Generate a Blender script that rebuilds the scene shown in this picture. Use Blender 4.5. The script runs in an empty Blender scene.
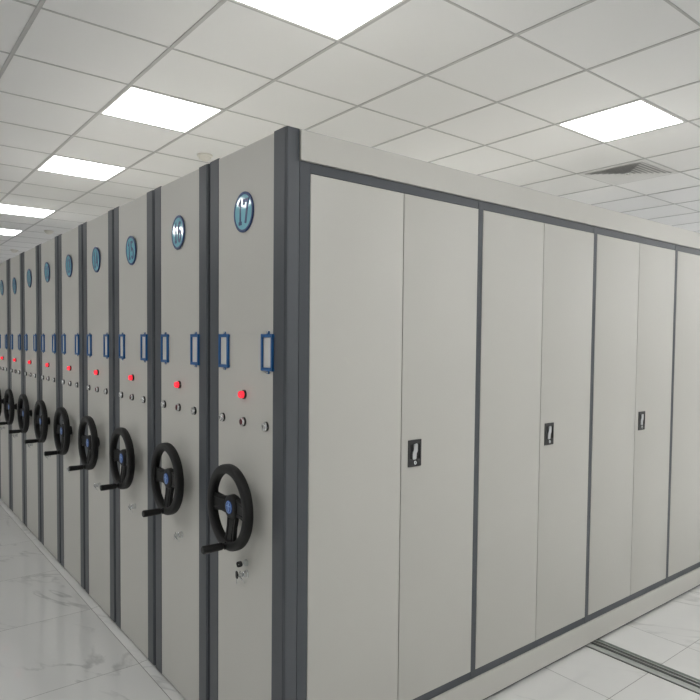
import bpy, bmesh, math, random
from mathutils import Vector, Matrix
random.seed(4)
PI = math.pi
S = bpy.context.scene
COL = S.collection

# ------------------------------------------------------------------ camera
FPX, CX, CY = 633.47, 370.28, 365.28
PITCH, YAW, ROLL = -0.03893, 0.88390, 0.01075
cd = bpy.data.cameras.new('camera'); cam = bpy.data.objects.new('camera', cd); COL.objects.link(cam)
fw = Vector((math.cos(PITCH)*math.cos(YAW), math.cos(PITCH)*math.sin(YAW), math.sin(PITCH)))
rt = Vector((math.sin(YAW), -math.cos(YAW), 0)); up = rt.cross(fw)
rt2 = math.cos(ROLL)*rt + math.sin(ROLL)*up; up2 = -math.sin(ROLL)*rt + math.cos(ROLL)*up
m = Matrix((rt2, up2, -fw)).transposed().to_4x4()
m.translation = Vector((-1.16396, -1.87961, 1.67003))
cam.matrix_world = m
cd.sensor_fit = 'HORIZONTAL'; cd.sensor_width = 36; cd.lens = FPX/700*36
cd.shift_x = -(CX-350)/700; cd.shift_y = (CY-350)/700
cd.clip_start = 0.05; cd.clip_end = 60
S.camera = cam
# ------------------------------------------------------------------ light and exposure
LAMP = 7.0            # radiance of the ceiling panels
S.view_settings.view_transform = 'Standard'; S.view_settings.look = 'None'
S.view_settings.gamma = 1; S.view_settings.use_curve_mapping = False
S.view_settings.exposure = 0.68
w = bpy.data.worlds.new('world'); S.world = w; w.use_nodes = True
w.node_tree.nodes['Background'].inputs[0].default_value = (.8, .85, .9, 1)
w.node_tree.nodes['Background'].inputs[1].default_value = 0.05

# ------------------------------------------------------------------ materials
def lin(r, g, b):
    f = lambda c: (c/255/12.92) if c/255 <= .04045 else ((c/255+.055)/1.055)**2.4
    return (f(r), f(g), f(b), 1)
def mat(name, col, rough=.5, metal=0., spec=.5, bump=0., bscale=300, var=0., emit=None, coat=0.):
    M = bpy.data.materials.new(name); M.use_nodes = True
    nt = M.node_tree; b = nt.nodes['Principled BSDF']
    b.inputs['Base Color'].default_value = col
    b.inputs['Roughness'].default_value = rough
    b.inputs['Metallic'].default_value = metal
    b.inputs['Specular IOR Level'].default_value = spec
    b.inputs['Coat Weight'].default_value = coat
    tc = nt.nodes.new('ShaderNodeTexCoord')
    if var:
        n = nt.nodes.new('ShaderNodeTexNoise'); n.inputs['Scale'].default_value = 2.2; n.inputs['Detail'].default_value = 4
        mx = nt.nodes.new('ShaderNodeMix'); mx.data_type = 'RGBA'
        mx.inputs[6].default_value = tuple(c*(1-var) for c in col[:3])+(1,)
        mx.inputs[7].default_value = tuple(min(1, c*(1+var)) for c in col[:3])+(1,)
        nt.links.new(tc.outputs['Object'], n.inputs['Vector']); nt.links.new(n.outputs['Fac'], mx.inputs[0])
        nt.links.new(mx.outputs[2], b.inputs['Base Color'])
    if bump:
        n2 = nt.nodes.new('ShaderNodeTexNoise'); n2.inputs['Scale'].default_value = bscale
        bp = nt.nodes.new('ShaderNodeBump'); bp.inputs['Strength'].default_value = bump; bp.inputs['Distance'].default_value = .002
        nt.links.new(tc.outputs['Object'], n2.inputs['Vector']); nt.links.new(n2.outputs['Fac'], bp.inputs['Height'])
        nt.links.new(bp.outputs['Normal'], b.inputs['Normal'])
    if emit:
        b.inputs['Emission Color'].default_value = emit[0]; b.inputs['Emission Strength'].default_value = emit[1]
    return M
PAINT = mat('warm_grey_powder_paint', (.59, .58, .535, 1), .42, bump=.04, bscale=500, var=.015)
DARK = mat('slate_grey_powder_paint', (.069, .077, .087, 1), .38, bump=.03, bscale=500)
SHADOWGAP = mat('gap_shade_black', (.03, .033, .04, 1), .7)  # near-black that paints the shade inside narrow gaps
CEIL = mat('white_ceiling_tile', (.79, .79, .785, 1), .75, bump=.02, bscale=200, var=.01)
TBAR = mat('grey_ceiling_grid_metal', (.48, .48, .475, 1), .5)
FRAME = mat('white_lamp_frame', (.75, .75, .73, 1), .45)
GLOW = mat('lamp_diffuser', (.9, .9, .9, 1), .5, emit=((.995, .995, 1, 1), LAMP))
WALL = mat('off_white_wall_paint', (.76, .76, .75, 1), .7, var=.02)
BLACK = mat('black_wheel_plastic', (.005, .005, .005, 1), .5, spec=.38, bump=.05, bscale=700)
BADGEB = mat('blue_badge', lin(45, 85, 165), .3)
BADGEL = mat('pale_blue_badge_mark', lin(150, 185, 230), .3)
TEAL = mat('teal_number_plate', lin(138, 200, 216), .06, bump=.005, bscale=40)
NAVY = mat('navy_number_ink', lin(34, 66, 118), .3)
BLUE = mat('blue_card_holder', lin(24, 92, 152), .35)
CARD = mat('blank_pale_card', (.66, .66, .62, 1), .5)
CHROME = mat('chrome', (.72, .73, .74, 1), .18, metal=1)
STEEL = mat('brushed_steel', (.48, .50, .48, 1), .38, metal=.8, bump=.05, bscale=120)
COVER = mat('pale_zinc_cover', (.46, .48, .45, 1), .45, metal=.2, bump=.04, bscale=100)
RAILD = mat('dark_rail_steel', (.06, .075, .065, 1), .4, metal=.5)
RAILM = mat('grey_rail_steel', (.20, .23, .21, 1), .4, metal=.6)
RED = mat('red_indicator_lens', (.75, .01, .02, 1), .25, emit=((1, .03, .05, 1), .75))
DRED = mat('dark_red_button_cap', (.09, .006, .01, 1), .3)
WHITEB = mat('silver_white_button_face', (.62, .62, .60, 1), .3, metal=.3)
PLATE = mat('black_handle_plate', (.022, .023, .023, 1), .35)
PIT = mat('matte_black_recess', (.008, .008, .008, 1), .6)
LEVER = mat('satin_silver_lever', (.60, .61, .62, 1), .3, metal=.7)
VENT = mat('white_vent_metal', (.70, .70, .69, 1), .5)
VDARK = mat('dark_duct_inside', (.42, .425, .43, 1), .8)
CREAM = mat('cream_detector_plastic', (.74, .72, .66, 1), .5)

VROT = -1.15
def floor_material():
    M = bpy.data.materials.new('polished_marble_tiles'); M.use_nodes = True
    nt = M.node_tree; N = nt.nodes; L = nt.links; b = N['Principled BSDF']
    tc = N.new('ShaderNodeTexCoord')
    sep = N.new('ShaderNodeSeparateXYZ'); L.new(tc.outputs['Object'], sep.inputs[0])
    def mth(op, a, c=None, d=None):
        n = N.new('ShaderNodeMath'); n.operation = op
        for i, v in enumerate((a, c, d)):
            if v is None: continue
            if isinstance(v, (int, float)): n.inputs[i].default_value = v
            else: L.new(v, n.inputs[i])
        return n.outputs[0]
    def edge(sock, off, pitch):
        t = mth('DIVIDE', mth('SUBTRACT', sock, off), pitch)
        fr = mth('FRACT', t)
        return mth('MULTIPLY', mth('MINIMUM', fr, mth('SUBTRACT', 1.0, fr)), pitch), mth('FLOOR', t)
    ex, ix = edge(sep.outputs[0], -.045, .807)
    ey, iy = edge(sep.outputs[1], -.347, .8385)
    g = mth('LESS_THAN', mth('MINIMUM', ex, ey), .0016)
    # every tile shifts the veins
    cb = N.new('ShaderNodeCombineXYZ')
    L.new(mth('MULTIPLY', ix, 3.7), cb.inputs[0]); L.new(mth('MULTIPLY', iy, 5.3), cb.inputs[1])
    L.new(mth('ADD', ix, mth('MULTIPLY', iy, 2.1)), cb.inputs[2])
    add = N.new('ShaderNodeVectorMath'); add.operation = 'ADD'
    L.new(tc.outputs['Object'], add.inputs[0]); L.new(cb.outputs[0], add.inputs[1])
    n1 = N.new('ShaderNodeTexNoise'); n1.inputs['Scale'].default_value = 1.5; n1.inputs['Detail'].default_value = 6
    n1.inputs['Roughness'].default_value = .5; n1.inputs['Distortion'].default_value = .4
    mp = N.new('ShaderNodeMapping'); mp.vector_type = 'TEXTURE'; mp.inputs['Rotation'].default_value = (0, 0, VROT); mp.inputs['Scale'].default_value = (1.7, .6, 1)
    L.new(add.outputs[0], mp.inputs[0]); L.new(mp.outputs[0], n1.inputs['Vector'])
    vein = mth('ABSOLUTE', mth('SUBTRACT', n1.outputs['Fac'], .5))
    vr = N.new('ShaderNodeMapRange'); vr.inputs[1].default_value = 0; vr.inputs[2].default_value = .016
    vr.inputs[3].default_value = 1; vr.inputs[4].default_value = 0; L.new(vein, vr.inputs[0])
    n2 = N.new('ShaderNodeTexNoise'); n2.inputs['Scale'].default_value = 2.4; n2.inputs['Detail'].default_value = 3
    L.new(add.outputs[0], n2.inputs['Vector'])
    mask = N.new('ShaderNodeMapRange'); mask.inputs[1].default_value = .42; mask.inputs[2].default_value = .60; L.new(n2.outputs['Fac'], mask.inputs[0])
    vv = mth('MULTIPLY', mth('MULTIPLY', vr.outputs[0], mask.outputs[0]), .42)
    cloud = N.new('ShaderNodeMix'); cloud.data_type = 'RGBA'
    cloud.inputs[6].default_value = (.72, .72, .70, 1); cloud.inputs[7].default_value = (.82, .82, .80, 1)
    L.new(n1.outputs['Fac'], cloud.inputs[0])
    m1 = N.new('ShaderNodeMix'); m1.data_type = 'RGBA'; m1.inputs[7].default_value = (.24, .25, .25, 1)
    L.new(vv, m1.inputs[0]); L.new(cloud.outputs[2], m1.inputs[6])
    m2 = N.new('ShaderNodeMix'); m2.data_type = 'RGBA'; m2.inputs[7].default_value = (.17, .17, .16, 1)
    L.new(g, m2.inputs[0]); L.new(m1.outputs[2], m2.inputs[6])
    L.new(m2.outputs[2], b.inputs['Base Color'])
    L.new(mth('ADD', mth('MULTIPLY', g, .4), .045), b.inputs['Roughness'])
    b.inputs['IOR'].default_value = 1.75
    return M
FLOOR = floor_material()

# ------------------------------------------------------------------ mesh helpers
class MB:
    """collects shapes in one bmesh; .build() links it as one mesh object"""
    def __init__(s): s.bm = bmesh.new(); s.mats = []
    def _mi(s, m):
        if m not in s.mats: s.mats.append(m)
        return s.mats.index(m)
    def _tag(s, geom, m, smooth=False):
        i = s._mi(m)
        for f in geom: f.material_index = i; f.smooth = smooth
    def box(s, x0, x1, y0, y1, z0, z1, m=None, bev=0, seg=1):
        m = m or PAINT
        r = bmesh.ops.create_cube(s.bm, size=1)
        vs = r['verts']
        for v in vs:
            v.co = Vector((x0+(v.co.x+.5)*(x1-x0), y0+(v.co.y+.5)*(y1-y0), z0+(v.co.z+.5)*(z1-z0)))
        fs = list({f for v in vs for f in v.link_faces})
        s._tag(fs, m)
        if bev:
            es = list({e for v in vs for e in v.link_edges})
            r = bmesh.ops.bevel(s.bm, geom=es, offset=bev, segments=seg, affect='EDGES', profile=.5, clamp_overlap=True)
            s._tag(r['faces'], m)
        return s
    def lathe(s, prof, c=(0, 0, 0), axis='x', n=32, m=None, smooth=True, sy=1.0):
        """prof: (distance along axis, radius); starts and ends closed when radius 0"""
        rings = []
        c = Vector(c)
        def P(a, r, t):
            u, v = r*math.cos(t)*sy, r*math.sin(t)
            return c + (Vector((a, u, v)) if axis == 'x' else Vector((u, v, a)) if axis == 'z' else Vector((u, a, v)))
        for a, r in prof:
            if r < 1e-7: rings.append([s.bm.verts.new(P(a, 0, 0))])
            else: rings.append([s.bm.verts.new(P(a, r, 2*PI*i/n)) for i in range(n)])
        fs = []
        for A, B in zip(rings, rings[1:]):
            for i in range(n):
                j = (i+1) % n
                if len(A) == 1 and len(B) == 1: continue
                if len(A) == 1: q = (A[0], B[i], B[j])
                elif len(B) == 1: q = (A[i], A[j], B[0])
                else: q = (A[i], A[j], B[j], B[i])
                fs.append(s.bm.faces.new(q))
        s._tag(fs, m or PAINT, smooth); return s
    def prism(s, pts, a0, a1, plane='yz', m=None, smooth=False):
        """polygon pts extruded between a0 and a1 along the remaining axis"""
        def P(p, a):
            if plane == 'yz': return (a, p[0], p[1])
            if plane == 'xy': return (p[0], p[1], a)
            return (p[0], a, p[1])
        A = [s.bm.verts.new(P(p, a0)) for p in pts]; B = [s.bm.verts.new(P(p, a1)) for p in pts]
        fs = [s.bm.faces.new(A), s.bm.faces.new(B[::-1])]
        n = len(pts)
        side = [s.bm.faces.new((A[i], B[i], B[(i+1) % n], A[(i+1) % n])) for i in range(n)]
        s._tag(fs, m or PAINT); s._tag(side, m or PAINT, smooth); return s
    def tube(s, pts, r, n=10, m=None, closed=False):
        pts = [Vector(p) for p in pts]; rings = []; N = len(pts)
        for i, p in enumerate(pts):
            a = pts[(i-1) % N] if (closed or i) else p; b = pts[(i+1) % N] if (closed or i < N-1) else p
            d = (b-a).normalized(); h = Vector((0, 0, 1)) if abs(d.z) < .9 else Vector((1, 0, 0))
            u = d.cross(h).normalized(); v = d.cross(u).normalized()
            rr = r[i] if isinstance(r, (list, tuple)) else r
            rings.append([s.bm.verts.new(p+u*rr*math.cos(2*PI*k/n)+v*rr*math.sin(2*PI*k/n)) for k in range(n)])
        fs = []
        pairs = list(zip(rings, rings[1:])) + ([(rings[-1], rings[0])] if closed else [])
        for A, B in pairs:
            for k in range(n): fs.append(s.bm.faces.new((A[k], A[(k+1) % n], B[(k+1) % n], B[k])))
        if not closed: fs += [s.bm.faces.new(rings[0][::-1]), s.bm.faces.new(rings[-1])]
        s._tag(fs, m or PAINT, True); return s
    def build(s, name, parent=None, loc=None):
        bmesh.ops.recalc_face_normals(s.bm, faces=s.bm.faces[:])
        me = bpy.data.meshes.new(name); s.bm.to_mesh(me); s.bm.free()
        for mm in s.mats: me.materials.append(mm)
        try: me.set_sharp_from_angle(angle=math.radians(40))
        except Exception: pass
        o = bpy.data.objects.new(name, me); COL.objects.link(o)
        if parent: o.parent = parent
        if loc: o.location = loc
        return o
def tag(o, label=None, cat=None, group=None, kind=None):
    if label: o['label'] = label
    if cat: o['category'] = cat
    if group: o['group'] = group
    if kind: o['kind'] = kind
    return o
def thing(name, loc, label, cat, group=None):
    o = bpy.data.objects.new(name, None); COL.objects.link(o); o.location = loc; o.empty_display_size = .1
    return tag(o, label, cat, group)
def copy_tree(o, parent=None):
    c = o.copy(); COL.objects.link(c); c.parent = parent
    for ch in [k for k in bpy.data.objects if k.parent == o]: copy_tree(ch, c)
    return c

# ------------------------------------------------------------------ the room
X0, X1, Y0, Y1, ZC = -4.2, 9.4, -4.0, 13.0, 3.165
def struct(mb, name): return tag(mb.build(name), kind='structure')
struct(MB().box(X0-.1, X1+.1, Y0-.1, Y1+.1, -.12, 0, FLOOR), 'floor')
struct(MB().box(X0-.1, X1+.1, Y0-.1, Y1+.1, ZC, ZC+.12, CEIL), 'ceiling')
struct(MB().box(X0-.1, X0, Y0, Y1, 0, ZC, WALL), 'wall_left')
struct(MB().box(X1, X1+.1, Y0, Y1, 0, ZC, WALL), 'wall_right')
struct(MB().box(X0, X1, Y1, Y1+.1, 0, ZC, WALL), 'wall_back')
struct(MB().box(X0, X1, Y0-.1, Y0, 0, ZC, WALL), 'wall_front')
GX, GY, PX, PY = .133, .113, .615, .62      # ceiling grid: one crossing and the two pitches
g = MB()
k = math.ceil((X0-GX)/PX)
while GX+k*PX < X1:
    x = GX+k*PX; g.box(x-.008, x+.008, Y0, Y1, ZC-.004, ZC+.002, TBAR); g.box(x+.010, x+.013, Y0, Y1, ZC-.002, ZC+.002, TBAR); k += 1
k = math.ceil((Y0-GY)/PY)
while GY+k*PY < Y1:
    y = GY+k*PY; g.box(X0, X1, y-.006, y+.006, ZC-.003, ZC+.002, TBAR); k += 1
struct(g, 'trim_1')
# shallow sloped tile edge where the row of end panels meets the floor
g = MB(); g.prism([(-.044, 0), (-.040, .002), (-.020, .005), (-.002, .006), (-.002, 0)], -.6, 10.5, 'xz', FLOOR, True)
struct(g, 'trim_2')

# ------------------------------------------------------------------ shelving units
P = .6198; NU = 11; H = 2.4; W = .92724; A0 = .0798; NMOD = 5; XE = A0+W*NMOD+.016
ZB, ZT = .171, 2.257
YR = -.0    # side faces lie on local y = 0

def edge_trim(y0, side, x1=.052):
    """slate corner profile of the end panel, ridge towards the outside"""
    # cross-section in x,y, mirrored for the far side
    pr = [(.0, .086), (-.002, .084), (-.002, .012), (.001, .009), (.001, .005), (-.001, .003), (.002, 0), (.010, 0),
          (.012, .0015), (.050, .0015), (x1, .003), (x1, .014), (.012, .014), (.012, .086)]
    mb = MB()
    pts = [(a, y0+side*b) for a, b in pr]
    mb.prism(pts, .012, H, 'xy', DARK)
    return mb

def polydigit(mb, ch, u0, v0, h, w, t, x, depth, m):
    """slab-serif strokes; u runs to the viewer's right (minus y)"""
    def arc(cx, cy, rx, ry, a0, a1, n=14): return [(cx+rx*math.cos(math.radians(a0+(a1-a0)*i/n)), cy+ry*math.sin(math.radians(a0+(a1-a0)*i/n))) for i in range(n+1)]
    D = {'1': [[(.18, .80), (.5, .97), (.5, .03)], [(.15, .03), (.85, .03)]],
         '7': [[(.03, .80), (.03, .97), (.95, .97), (.40, .0)]],
         '0': [arc(.5, .5, .42, .47, 90, 450, 24)],
         '2': [arc(.5, .70, .42, .27, 170, -30)+[(.08, .03), (.95, .03), (.95, .18)]],
         '3': [arc(.45, .73, .42, .24, 150, -90)+arc(.45, .26, .48, .23, 90, -150)],
         '4': [[(.72, .0), (.72, .97), (.03, .30), (.98, .30)]],
         '5': [[(.90, .97), (.15, .97), (.12, .52)]+arc(.48, .31, .42, .28, 125, -150)],
         '6': [[(.85, .92)]+arc(.55, .55, .47, .42, 95, 180)+arc(.5, .29, .42, .26, 180, 540, 20)],
         '8': [arc(.5, .73, .36, .23, -90, 270, 20), arc(.5, .27, .42, .24, 90, 450, 20)],
         '9': [arc(.5, .70, .42, .26, 0, 360, 20)+arc(.45, .45, .47, .42, 0, -95)]}
    for line in D[ch]:
        pts = [Vector((u0+a*w, v0+b*h)) for a, b in line]
        L = []; R = []
        for i, p in enumerate(pts):
            d1 = (p-pts[i-1]).normalized() if i else (pts[1]-p).normalized()
            d2 = (pts[i+1]-p).normalized() if i < len(pts)-1 else d1
            n1 = Vector((-d1.y, d1.x)); n2 = Vector((-d2.y, d2.x)); n = (n1+n2)
            n = n.normalized() if n.length > .1 else n1
            k = min(1.6, 1/max(.3, n.dot(n1)))
            L.append(p+n*t/2*k); R.append(p-n*t/2*k)
        for i in range(len(pts)-1):
            q = [L[i], L[i+1], R[i+1], R[i]]
            vs = [mb.bm.verts.new((x, -a.x, a.y)) for a in q] + [mb.bm.verts.new((x-depth, -a.x, a.y)) for a in q]
            fs = [mb.bm.faces.new(vs[4:])] + [mb.bm.faces.new((vs[j], vs[(j+1) % 4], vs[4+(j+1) % 4], vs[4+j])) for j in range(4)]
            mb._tag(fs, m)

YC = .303
def number_plate(root, txt, tilt=(0, 0), dome=0.):
    mb = MB(); mb.lathe([(0, 0), (0, .0735), (-.0035, .0735)]+[(-.004-dome/2*(.073**2-r*r), r) for r in (.073, .06, .045, .03, .015, 0)], m=TEAL, n=48)
    pl = mb.build('number_plate', root, (-.0005-abs(tilt[0]+tilt[1])*.07, YC, 2.152)); pl.rotation_euler = (0, tilt[0], tilt[1])
    mb = MB(); mb.lathe([(-.0005, .066), (-.0048, .066), (-.0052, .0675), (-.0052, .0755), (-.0045, .0765), (-.0005, .0765), (-.0005, .066)], m=NAVY, n=48)
    mb.build('rim', pl)
    mb = MB(); n = len(txt); w = .034; h = .088; gap = .010; tot = n*w+(n-1)*gap
    for i, ch in enumerate(txt): polydigit(mb, ch, -tot/2+i*(w+gap), -h/2, h, w, .0135, -.0041, .0008+dome*.0022, NAVY)
    mb.build('numeral', pl)
    return pl

def card_holder(root, yc):
    z0, z1, w = 1.556, 1.690, .0405
    mb = MB()
    y0, y1 = yc-w, yc+w
    b = .0125
    mb.box(-.010, 0, y0, y0+b*.85, z0, z1, BLUE, .0015); mb.box(-.010, 0, y1-b*.85, y1, z0, z1, BLUE, .0015)
    mb.box(-.0095, 0, y0+b*.8, y1-b*.8, z0, z0+b, BLUE, .0015); mb.box(-.0095, 0, y0+b*.8, y1-b*.8, z1-b, z1, BLUE, .0015)
    mb.box(-.003, 0, yc-.010, yc+.010, z1-.002, z1+.010, BLUE, .001); mb.box(-.003, 0, yc-.010, yc+.010, z0-.010, z0+.002, BLUE, .001)
    mb.box(-.003, 0, y0-.0035, y1+.0035, z1-.012, z1-.002, BLUE, .001); mb.box(-.003, 0, y0-.0035, y1+.0035, z0+.002, z0+.012, BLUE, .001)
    h = mb.build('card_holder', root)
    MB().box(-.003, -.001, y0+b*.8, y1-b*.8, z0+b, z1-b, CARD).build('card', h)
    for z in (z0-.005, z1+.005):
        MB().lathe([(-.002, .0045), (-.005, .004), (-.006, .002), (-.006, 0)], (0, yc, z), m=CHROME, n=16).build('screw', h)
    return h

def controls(root):
    # red lamp
    mb = MB(); mb.lathe([(0, 0), (0, .0175), (-.006, .0175), (-.008, .0155), (-.008, 0)], (0, .298, 1.459), m=PIT, n=28)
    c = mb.build('indicator_light', root)
    mb = MB(); mb.lathe([(-.006, .0140), (-.018, .0140), (-.0225, .0115), (-.024, .006), (-.024, 0)], (0, .298, 1.459), m=RED, n=28)
    tag(mb.build('lens', c), 'glowing red lens')
    for y, m, nm in ((.476, WHITEB, 'silver button face'), (.301, DRED, 'dark red button face'), (.131, WHITEB, None)):
        mb = MB(); mb.lathe([(0, 0), (0, .0175), (-.006, .0175), (-.007, .0165), (-.007, 0)], (0, y, 1.354), m=PIT, n=28)
        c = mb.build('push_button', root)
        mb = MB(); mb.lathe([(-.006, .0165), (-.012, .0160), (-.014, .0145), (-.0145, .012), (-.0125, .011), (-.0125, 0)], (0, y, 1.354), m=CHROME, n=28)
        mb.build('bezel', c)
        mb = MB(); mb.lathe([(-.012, .0112), (-.0155, .0108), (-.0165, .009), (-.0165, 0)], (0, y, 1.354), m=m, n=24)
        if m is WHITEB:
            mb.box(-.0172, -.016, y-.0012, y+.0012, 1.354-.006, 1.354+.006, PIT)
            mb.box(-.0172, -.016, y-.0010, y+.005, 1.354+.001, 1.354+.003, PIT)
        o = mb.build('button_face', c)
        if nm: o['label'] = nm

WZ, WY, WX = 1.031, .303, -.053     # handwheel centre
def handwheel(root):
    mb = MB(); n = 72; k = 20
    R, ra, rr = .1460, .0175, .0180
    vs = []
    for i in range(n):
        t = 2*PI*i/n; ring = []
        for j in range(k):
            a = 2*PI*j/k
            ca, sa = math.cos(a), math.sin(a)
            rad = R + rr*math.copysign(abs(ca)**.55, ca); x = WX-.007 + ra*math.copysign(abs(sa)**.55, sa)
            ring.append(mb.bm.verts.new((x, WY+rad*math.cos(t), WZ+rad*math.sin(t))))
        vs.append(ring)
    fs = [mb.bm.faces.new((vs[i][j], vs[(i+1) % n][j], vs[(i+1) % n][(j+1) % k], vs[i][(j+1) % k])) for i in range(n) for j in range(k)]
    mb._tag(fs, BLACK, True)
    wheel = mb.build('handwheel', root)
    # spokes: left, right, down
    for ang in (0, PI, -PI/2):
        mb = MB()
        d = Vector((math.cos(ang), math.sin(ang))); nn = Vector((-d.y, d.x))
        rs = [(.018, .036), (.045, .033), (.075, .0290), (.105, .0290), (.128, .034), (.143, .044)]
        up_ = [(WY+d.x*r+nn.x*h, WZ+d.y*r+nn.y*h) for r, h in rs]; dn = [(WY+d.x*r-nn.x*h, WZ+d.y*r-nn.y*h) for r, h in rs]
        mb.prism(up_+dn[::-1], WX-.001, WX+.014, 'yz', BLACK)
        es = [e for e in mb.bm.edges]
        bmesh.ops.bevel(mb.bm, geom=es, offset=.003, segments=2, affect='EDGES', clamp_overlap=True)
        for s in (-1, 1):      # two raised ribs along the spoke
            a = [(WY+d.x*r+nn.x*s*(h*.62), WZ+d.y*r+nn.y*s*(h*.62)) for r, h in rs[1:5]]
            mb.tube([(WX-.001, p[0], p[1]) for p in a], .003, 8, BLACK)
        for v in mb.bm.verts:      # the wheel is dished: hub set back from the rim
            r = math.hypot(v.co.y-WY, v.co.z-WZ); v.co.x += .010-.020*min(1, r/.14)
        mb.build('spoke', wheel)
    mb = MB(); mb.lathe([(WX+.026, 0), (WX+.026, .040), (WX+.016, .047), (WX-.001, .046), (WX-.006, .043), (WX-.009, .037), (WX-.009, .0)], (0, WY, WZ), m=BLACK, n=40)
    mb.build('hub', wheel)
    mb = MB(); mb.lathe([(0, 0), (0, .030), (-.006, .029), (-.010, .022), (-.034, .020), (WX+.014, .026), (WX+.014, 0)], (0, WY, WZ), m=BLACK, n=32)
    mb.build('shaft', wheel)
    mb = MB(); x = WX-.009
    mb.lathe([(x, 0), (x, .0255), (x-.0015, .0252), (x-.002, .024), (x-.002, 0)], (0, WY, WZ), m=BADGEB, n=36)
    mb.lathe([(x-.002, .0225), (x-.0026, .0225), (x-.0026, .0205), (x-.002, .0205), (x-.002, .0225)], (0, WY, WZ), m=BADGEL, n=36)
    mb.lathe([(x-.002, .0145), (x-.0026, .0145), (x-.0026, .0120), (x-.002, .0120), (x-.002, .0145)], (0, WY, WZ), m=BADGEL, n=28, sy=.5)
    mb.box(x-.0027, x-.002, WY-.016, WY+.016, WZ+.003, WZ+.006, BADGEL); mb.box(x-.0027, x-.002, WY-.002, WY+.002, WZ-.019, WZ+.019, BADGEL)
    tag(mb.build('badge', wheel), 'round blue badge with a pale mark')
    mb = MB(); gz = WZ-.146
    mb.lathe([(WX-.006, 0), (WX-.006, .015), (WX-.026, .0150), (WX-.029, .0105), (WX-.034, .0105), (WX-.037, .0140), (WX-.100, .0155), (WX-.112, .0155), (WX-.115, .012), (WX-.115, 0)], (0, WY+.004, gz), m=BLACK, n=28)
    mb.build('grip', wheel)
    return wheel

LY, LZ = .272, .770
def panel_lock(root):
    mb = MB(); c = (0, LY, LZ)
    mb.lathe([(0, 0), (0, .0150), (-.004, .0150), (-.006, .0125), (-.017, .0120), (-.018, .0110), (-.018, 0)], c, m=CHROME, n=28)
    mb.build('panel_lock', root)
def upper_lock(root):
    mb = MB(); c = (0, .277, .812)
    mb.lathe([(0, 0), (0, .0135), (-.005, .0135), (-.008, .0115), (-.008, 0)], c, m=STEEL, n=28)
    mb.build('panel_lock', root)

def make_unit(num, label, tilt=(0, 0), dome=0.):
    r = thing('mobile_shelving_unit', (0, 0, 0), label, 'shelving unit', 'numbered mobile shelving units in the row')
    y1 = .605
    mb = MB(); mb.box(0, .045, .084, y1-.084, .012, H-.003, PAINT, .0015)
    mb.build('end_panel', r)
    edge_trim(0, 1).build('edge_trim', r)
    edge_trim(y1, -1).build('edge_trim', r)
    number_plate(r, num, tilt, dome)
    card_holder(r, .1195); card_holder(r, .4625)
    controls(r); handwheel(r); panel_lock(r)
    return r

def body_plain(r):
    mb = MB(); mb.box(.046, XE, .006, .599, .03, H-.01, DARK)
    mb.build('rack_body', r)
    mb = MB(); mb.box(.052, XE, .0, .605, 2.296, H-.002, PAINT, .001); mb.build('top_fascia', r)
    mb = MB(); mb.box(.052, XE, .0, .605, .014, .135, PAINT, .001); mb.build('plinth', r)

def body_doors(r):
    MB().box(.053, XE-.002, .010, .026, .001, .024, SHADOWGAP).build('base_shade_strip', r)  # black strip painting the shadow line beneath the plinth
    mb = MB()
    mb.box(.046, XE, .030, .599, .03, H-.01, DARK); mb.build('rack_body', r)
    mb = MB(); mb.box(.053, XE, -.006, .605, 2.294, H-.003, PAINT, .0012); mb.build('top_fascia', r)
    mb = MB(); mb.box(.053, XE, -.006, .605, .018, .1345, PAINT, .0012); mb.build('plinth', r)
    mb = MB(); mb.box(.098, XE-.002, .004, .03, ZT, 2.2935, DARK, .001); mb.build('frame_rail', r)
    mb = MB(); mb.box(.098, XE-.002, .004, .03, .135, ZB, DARK, .001); mb.build('frame_rail', r)
    mb = MB(); mb.box(.053, .0975, .002, .03, .135, 2.2935, DARK, .001); mb.build('frame_post', r)
    for k in range(1, NMOD+1):
        x = A0-.0035+k*W
        mb = MB(); mb.box(x-.0155, x+.0155, .002, .03, .136, 2.2925, DARK, .001); mb.build('frame_post', r)
    hp = handle()
    for k in range(NMOD):
        xa = .0985 if k == 0 else A0-.0035+k*W+.017
        xb = A0-.0035+(k+1)*W-.017
        xm = A0-.0035+(k+.5)*W+.0036
        for side in (0, 1):
            a, b = (xa, xm-.0022) if side == 0 else (xm+.0022, xb)
            mb = MB()
            mb.box(a, b, .001, .019, ZB+.002, ZT-.002, PAINT, .0018, 2)
            d = mb.build('cabinet_door', r)
            if side:
                for o in hp:
                    c = o if k == 0 else o.copy()
                    if k: COL.objects.link(c)
                    c.parent = d; c.location = (xm+.037, 0, 1.156); c.scale = (.93, 1, .95)
    return r

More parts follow.
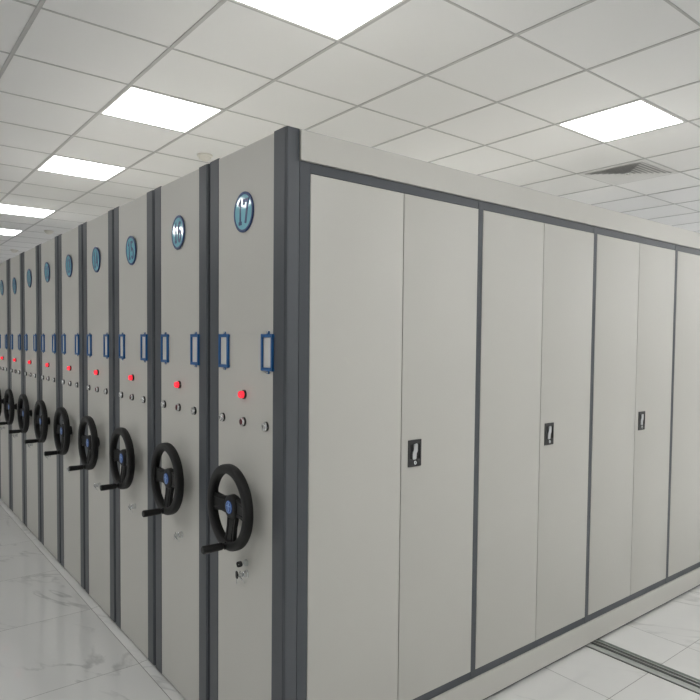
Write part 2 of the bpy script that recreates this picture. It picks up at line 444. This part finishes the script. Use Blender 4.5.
def handle():
    """recessed swing handle; local x 0..0.078, z 0..0.116; returns its pieces"""
    w, h = .078, .116
    mb = MB()
    # plate with a cut window
    wx0, wx1, wz0, wz1 = .011, w-.009, .033, .097
    y0, y1 = -.004, .0015
    mb.box(0, wx0, y0, y1, 0, h, PLATE, .001); mb.box(wx1, w, y0, y1, 0, h, PLATE, .001)
    mb.box(wx0-.001, wx1+.001, y0, y1, 0, wz0, PLATE); mb.box(wx0-.001, wx1+.001, y0, y1, wz1, h, PLATE)
    mb.box(wx0, wx1, -.0003, .001, wz0, wz1, PIT)
    a = mb.build('handle_plate')
    mb = MB()
    pts = [(.034, .098), (.050, .100), (.054, .094), (.054, .068), (.052, .062), (.047, .058), (.047, .036), (.043, .031), (.027, .031), (.024, .036), (.024, .062), (.027, .067), (.031, .070), (.031, .094)]
    mb.prism(pts, -.006, -.001, 'xz', LEVER)
    bmesh.ops.bevel(mb.bm, geom=mb.bm.edges[:], offset=.0008, segments=1, affect='EDGES', clamp_overlap=True)
    b = tag(mb.build('handle_lever'), 'silver swing lever')
    mb = MB(); mb.lathe([(-.004, 0), (-.004, .0085), (-.0065, .0085), (-.0075, .0075), (-.0075, 0)], (w/2, 0, .017), axis='y', m=CHROME, n=24)
    mb.box(w/2-.001, w/2+.001, -.0082, -.0074, .012, .022, PIT)
    c = tag(mb.build('keyhole'), 'round silver keyhole')
    return [a, b, c]

WORDS = {7: 'seven', 8: 'eight', 9: 'nine', 10: 'ten', 11: 'eleven', 12: 'twelve', 13: 'thirteen', 14: 'fourteen', 15: 'fifteen', 16: 'sixteen', 17: 'seventeen'}
names = {17: 'nearest shelving unit, numbered seventeen, its long side of grey double doors facing right',
         16: 'grey shelving unit numbered sixteen, end panel just behind the nearest unit',
         15: 'grey shelving unit numbered fifteen, third end panel counted from the nearest',
         14: 'grey shelving unit numbered fourteen, fourth end panel counted from the nearest',
         13: 'grey shelving unit numbered thirteen, fifth end panel counted from the nearest',
         12: 'grey shelving unit numbered twelve, sixth end panel counted from the nearest',
         11: 'grey shelving unit numbered eleven, third end panel in from the left edge',
         10: 'grey shelving unit numbered ten, second end panel in from the left edge',
         9: 'farthest grey shelving unit showing, cut by the left edge of the photo',
         8: 'grey shelving unit beyond the left edge, just past the farthest one showing',
         7: 'last grey shelving unit of the row, beyond the left edge'}
u17 = make_unit('17', names[17], tilt=(.003, .0), dome=.4); body_doors(u17); upper_lock(u17)
proto = make_unit('16', names[16], tilt=(.007, -.03)); body_plain(proto)
proto.location = (0, P, 0)
skip = [o for o in bpy.data.objects if o.parent == proto and o.name.startswith('number_plate')][0]
for k in range(2, NU):
    num = 17-k
    c = proto.copy(); COL.objects.link(c); c.location = (0, k*P, 0); c['label'] = names[num]
    for ch in [o for o in bpy.data.objects if o.parent == proto and o is not skip]: copy_tree(ch, c)
    pl = number_plate(c, str(num), (-.05, 0)); pl.location.z += {15: -.018, 14: -.010, 13: .005, 12: .008, 11: .006, 10: -.02}.get(num, 0)
# dark strips painting shade into the gaps between neighbouring units
shade_strip = None
for k in range(NU-1):
    y = k*P+.605
    if shade_strip is None:
        o = MB().box(.014, .040, .0005, P-.6055, .02, H-.02, SHADOWGAP).build('gap_shade_strip'); shade_strip = o
    else:
        o = shade_strip.copy(); COL.objects.link(o)
    o.location = (0, y, 0)
    tag(o, 'dark upright strip painted as shade in the gap between units %s and %s' % (WORDS[17-k], WORDS[16-k]), 'painted gap shade', 'painted shade strips between the units')

# ------------------------------------------------------------------ key bunches in the end-panel locks
def key_mesh(mb, o, ax, side, head, L=.028, hd=.011):
    """flat key: head disc then blade along ax; o = centre of head"""
    o = Vector(o); ax = Vector(ax).normalized(); side = Vector(side).normalized(); nrm = ax.cross(side)
    def plate(pts, t, m):
        A = [mb.bm.verts.new(o+ax*a+side*b+nrm*t) for a, b in pts]; B = [mb.bm.verts.new(o+ax*a+side*b-nrm*t) for a, b in pts]
        n = len(pts); fs = [mb.bm.faces.new(A), mb.bm.faces.new(B[::-1])]+[mb.bm.faces.new((A[i], B[i], B[(i+1) % n], A[(i+1) % n])) for i in range(n)]
        mb._tag(fs, m)
    hp = [(-hd, -hd*.55), (-hd*.6, -hd), (hd*.7, -hd), (hd*1.15, -hd*.6), (hd*1.15, hd*.6), (hd*.7, hd), (-hd*.6, hd), (-hd, hd*.55)]
    plate(hp, .0022 if head is PIT else .0013, head)
    plate([(hd*1.1, -.0032), (hd*1.1+L*.8, -.0032), (hd*1.1+L, 0), (hd*1.1+L*.85, .0030), (hd*1.1+L*.65, .0016), (hd*1.1+L*.5, .0032), (hd*1.1, .0032)], .0009, CHROME)
def bunch(k, black):
    lab = ('black-headed keys in the lock of the nearest unit, numbered seventeen' if black else 'small silver keys on a ring in the lock of unit %s' % WORDS[17-k])
    r = thing('key_bunch', (-.019, k*P+LY, LZ), lab, 'keys', 'keys hanging in the unit locks')
    mb = MB(); key_mesh(mb, (-.010, 0, 0), (1, 0, 0), (0, .5, 1), CHROME, L=.001, hd=.0085); mb.build('key', r)
    cx, cz, R = -.011, .006, .011
    pts = [(cx+.25*R*math.cos(2*PI*i/24), .9*R*math.cos(2*PI*i/24), cz+R*math.sin(2*PI*i/24)) for i in range(24)]
    mb = MB(); mb.tube(pts, .0011, 8, CHROME, closed=True); mb.build('key_ring', r)
    mb = MB(); key_mesh(mb, (-.012, -.006, -.008), (.40, -.75, -.75), (.5, .6, -.2), CHROME, hd=.0085, L=.017); mb.build('key', r)
    if black:
        mb = MB(); key_mesh(mb, (-.020, .010, .002), (.02, .05, -1), (.25, 1, 0), PIT, hd=.0125, L=.024); mb.build('key', r)
        tag(r.children[-1], 'black-headed hanging key')
    else:
        mb = MB(); key_mesh(mb, (-.014, .008, -.006), (.1, .5, -.8), (.3, 1, .2), CHROME, hd=.0085, L=.014); mb.build('key', r)
    return r
bunch(0, True)
mb = MB(); key_mesh(mb, (-.022, 0, 0), (1, 0, 0), (0, .55, 1), PIT, L=.008, hd=.0108); mb.box(-.0275, -.0245, -.003, -.0022, -.0015, .0015, CHROME); tag(mb.build('key', None, (-.0095, .277, .812)), 'black-headed key in the small upper lock of the nearest unit', 'key')
b16 = bunch(1, False)
for k in range(2, NU):
    c = copy_tree(b16); c.location = (-.019, k*P+LY, LZ)
    c['label'] = 'small silver keys on a ring in the lock of unit %s' % WORDS[17-k]

# ------------------------------------------------------------------ ceiling lamps
def lamp():
    r = thing('ceiling_light', (0, 0, 0), 'x', 'ceiling light', 'square ceiling light panels')
    mb = MB(); a, b = .302, .286
    mb.box(-a, a, -a, -b, -.004, .001, FRAME); mb.box(-a, a, b, a, -.004, .001, FRAME)
    mb.box(-a, -b, -b, b, -.004, .001, FRAME); mb.box(b, a, -b, b, -.004, .001, FRAME)
    mb.build('frame', r)
    MB().box(-b, b, -b, b, -.0025, .001, GLOW).build('diffuser', r)
    return r
lab = {(0, 0): 'square ceiling light above the nearest unit, near the top edge of the photo',
       (0, 1): 'largest lit square ceiling light above the shelving row, up on the left',
       (0, 2): 'second lit ceiling light of the left row, smaller and farther back',
       (0, 3): 'third lit ceiling light of the left row, cut by the photo edge',
       (0, 4): 'smallest farthest lit ceiling light of the left row',
       (1, 0): 'lit square ceiling light on the right, beside the air vent'}
rows = [.113, 1.973, 3.833, 6.313, 8.173, 10.653, -1.747, -3.607]
cols = [.133, 2.593, -2.327, 5.053, 6.898, 8.743]  # last two columns: unseen lamps added to brighten the far right
proto_l = lamp(); first = True
for ci, x in enumerate(cols):
    for ri, y in enumerate(rows):
        if x < 0 and (y < -1.8 or y > 7): continue      # the left aisle has fewer lamps
        o = proto_l if first else copy_tree(proto_l); first = False
        o.location = (x+PX/2, y+PY/2, ZC)
        o['label'] = lab.get((ci, ri), 'lit square ceiling light outside or hidden from the photo')

# ------------------------------------------------------------------ air vent, smoke detectors
cx, cy = GX+6*PX+PX/2, GY+PY+PY/2
v = thing('air_vent', (cx, cy, ZC), 'square louvred air vent in the ceiling beside the right light', 'air vent')
MB().box(-.285, .285, -.285, .285, -.003, -.001, VDARK).build('backing', v)
def sq_ring(name, R0, z0, R1, z1, t=.002):
    mb = MB()
    def loop(R, z): return [mb.bm.verts.new((sx*R, sy*R, z)) for sx, sy in ((-1, -1), (1, -1), (1, 1), (-1, 1))]
    A, B, C, D = loop(R0, z0), loop(R1, z1), loop(R1, z1-t), loop(R0, z0-t)
    fs = []
    for p, q in ((A, B), (B, C), (C, D), (D, A)):
        for i in range(4): fs.append(mb.bm.faces.new((p[i], p[(i+1) % 4], q[(i+1) % 4], q[i])))
    mb._tag(fs, VENT); return mb.build(name, v)
sq_ring('frame', .303, -.003, .262, -.006)
for i in range(7):
    R = .262-i*.036
    sq_ring('louvre', R, -.0125, R-.031, -.005, .0012)
MB().box(-.012, .012, -.012, .012, -.02, -.004, VENT).build('centre_cap', v)
sd = None
for i, (x, y, l) in enumerate(((1.09, 3.02, 'cream smoke detector above unit 16, the nearest of the three'),
                               (1.02, 7.95, 'cream smoke detector near the left edge, the middle one of three'),
                               (1.04, 10.5, 'faint farthest smoke detector by the left edge'))):
    if sd is None:
        sd = thing('smoke_detector', (x, y, ZC), l, 'smoke detector', 'smoke detectors')
        MB().lathe([(0, 0), (0, .062), (-.012, .062), (-.016, .058), (-.018, .046)], axis='z', m=CREAM, n=40).build('base', sd)
        MB().lathe([(-.016, .052), (-.028, .048), (-.034, .044), (-.046, .026), (-.048, .018), (-.048, 0)], axis='z', m=CREAM, n=40).build('sensor_head', sd)
    else:
        c = copy_tree(sd); c.location = (x, y, ZC); c['label'] = l

# ------------------------------------------------------------------ floor rail
r = thing('floor_rail', (2.0, 0, 0), 'steel floor rail coming out from under the nearest unit', 'rail')
ya, yb = -3.6, 7.4
MB().box(-.060, .062, ya, yb, 0, .002, RAILD).build('base_plate', r)
MB().box(.032, .060, ya, yb, .003, .010, RAILM, .001).build('rail_flange', r)
MB().box(.024, .031, ya, yb, .003, .013, STEEL, .001).build('rail_lip', r)
MB().box(-.004, .004, ya, yb, .003, .013, STEEL, .001).build('rail_lip', r)
MB().box(.005, .023, ya, yb, .003, .005, RAILD).build('groove', r)
MB().box(-.057, -.014, ya, yb, .002, .006, COVER, .001).build('cover_strip', r)
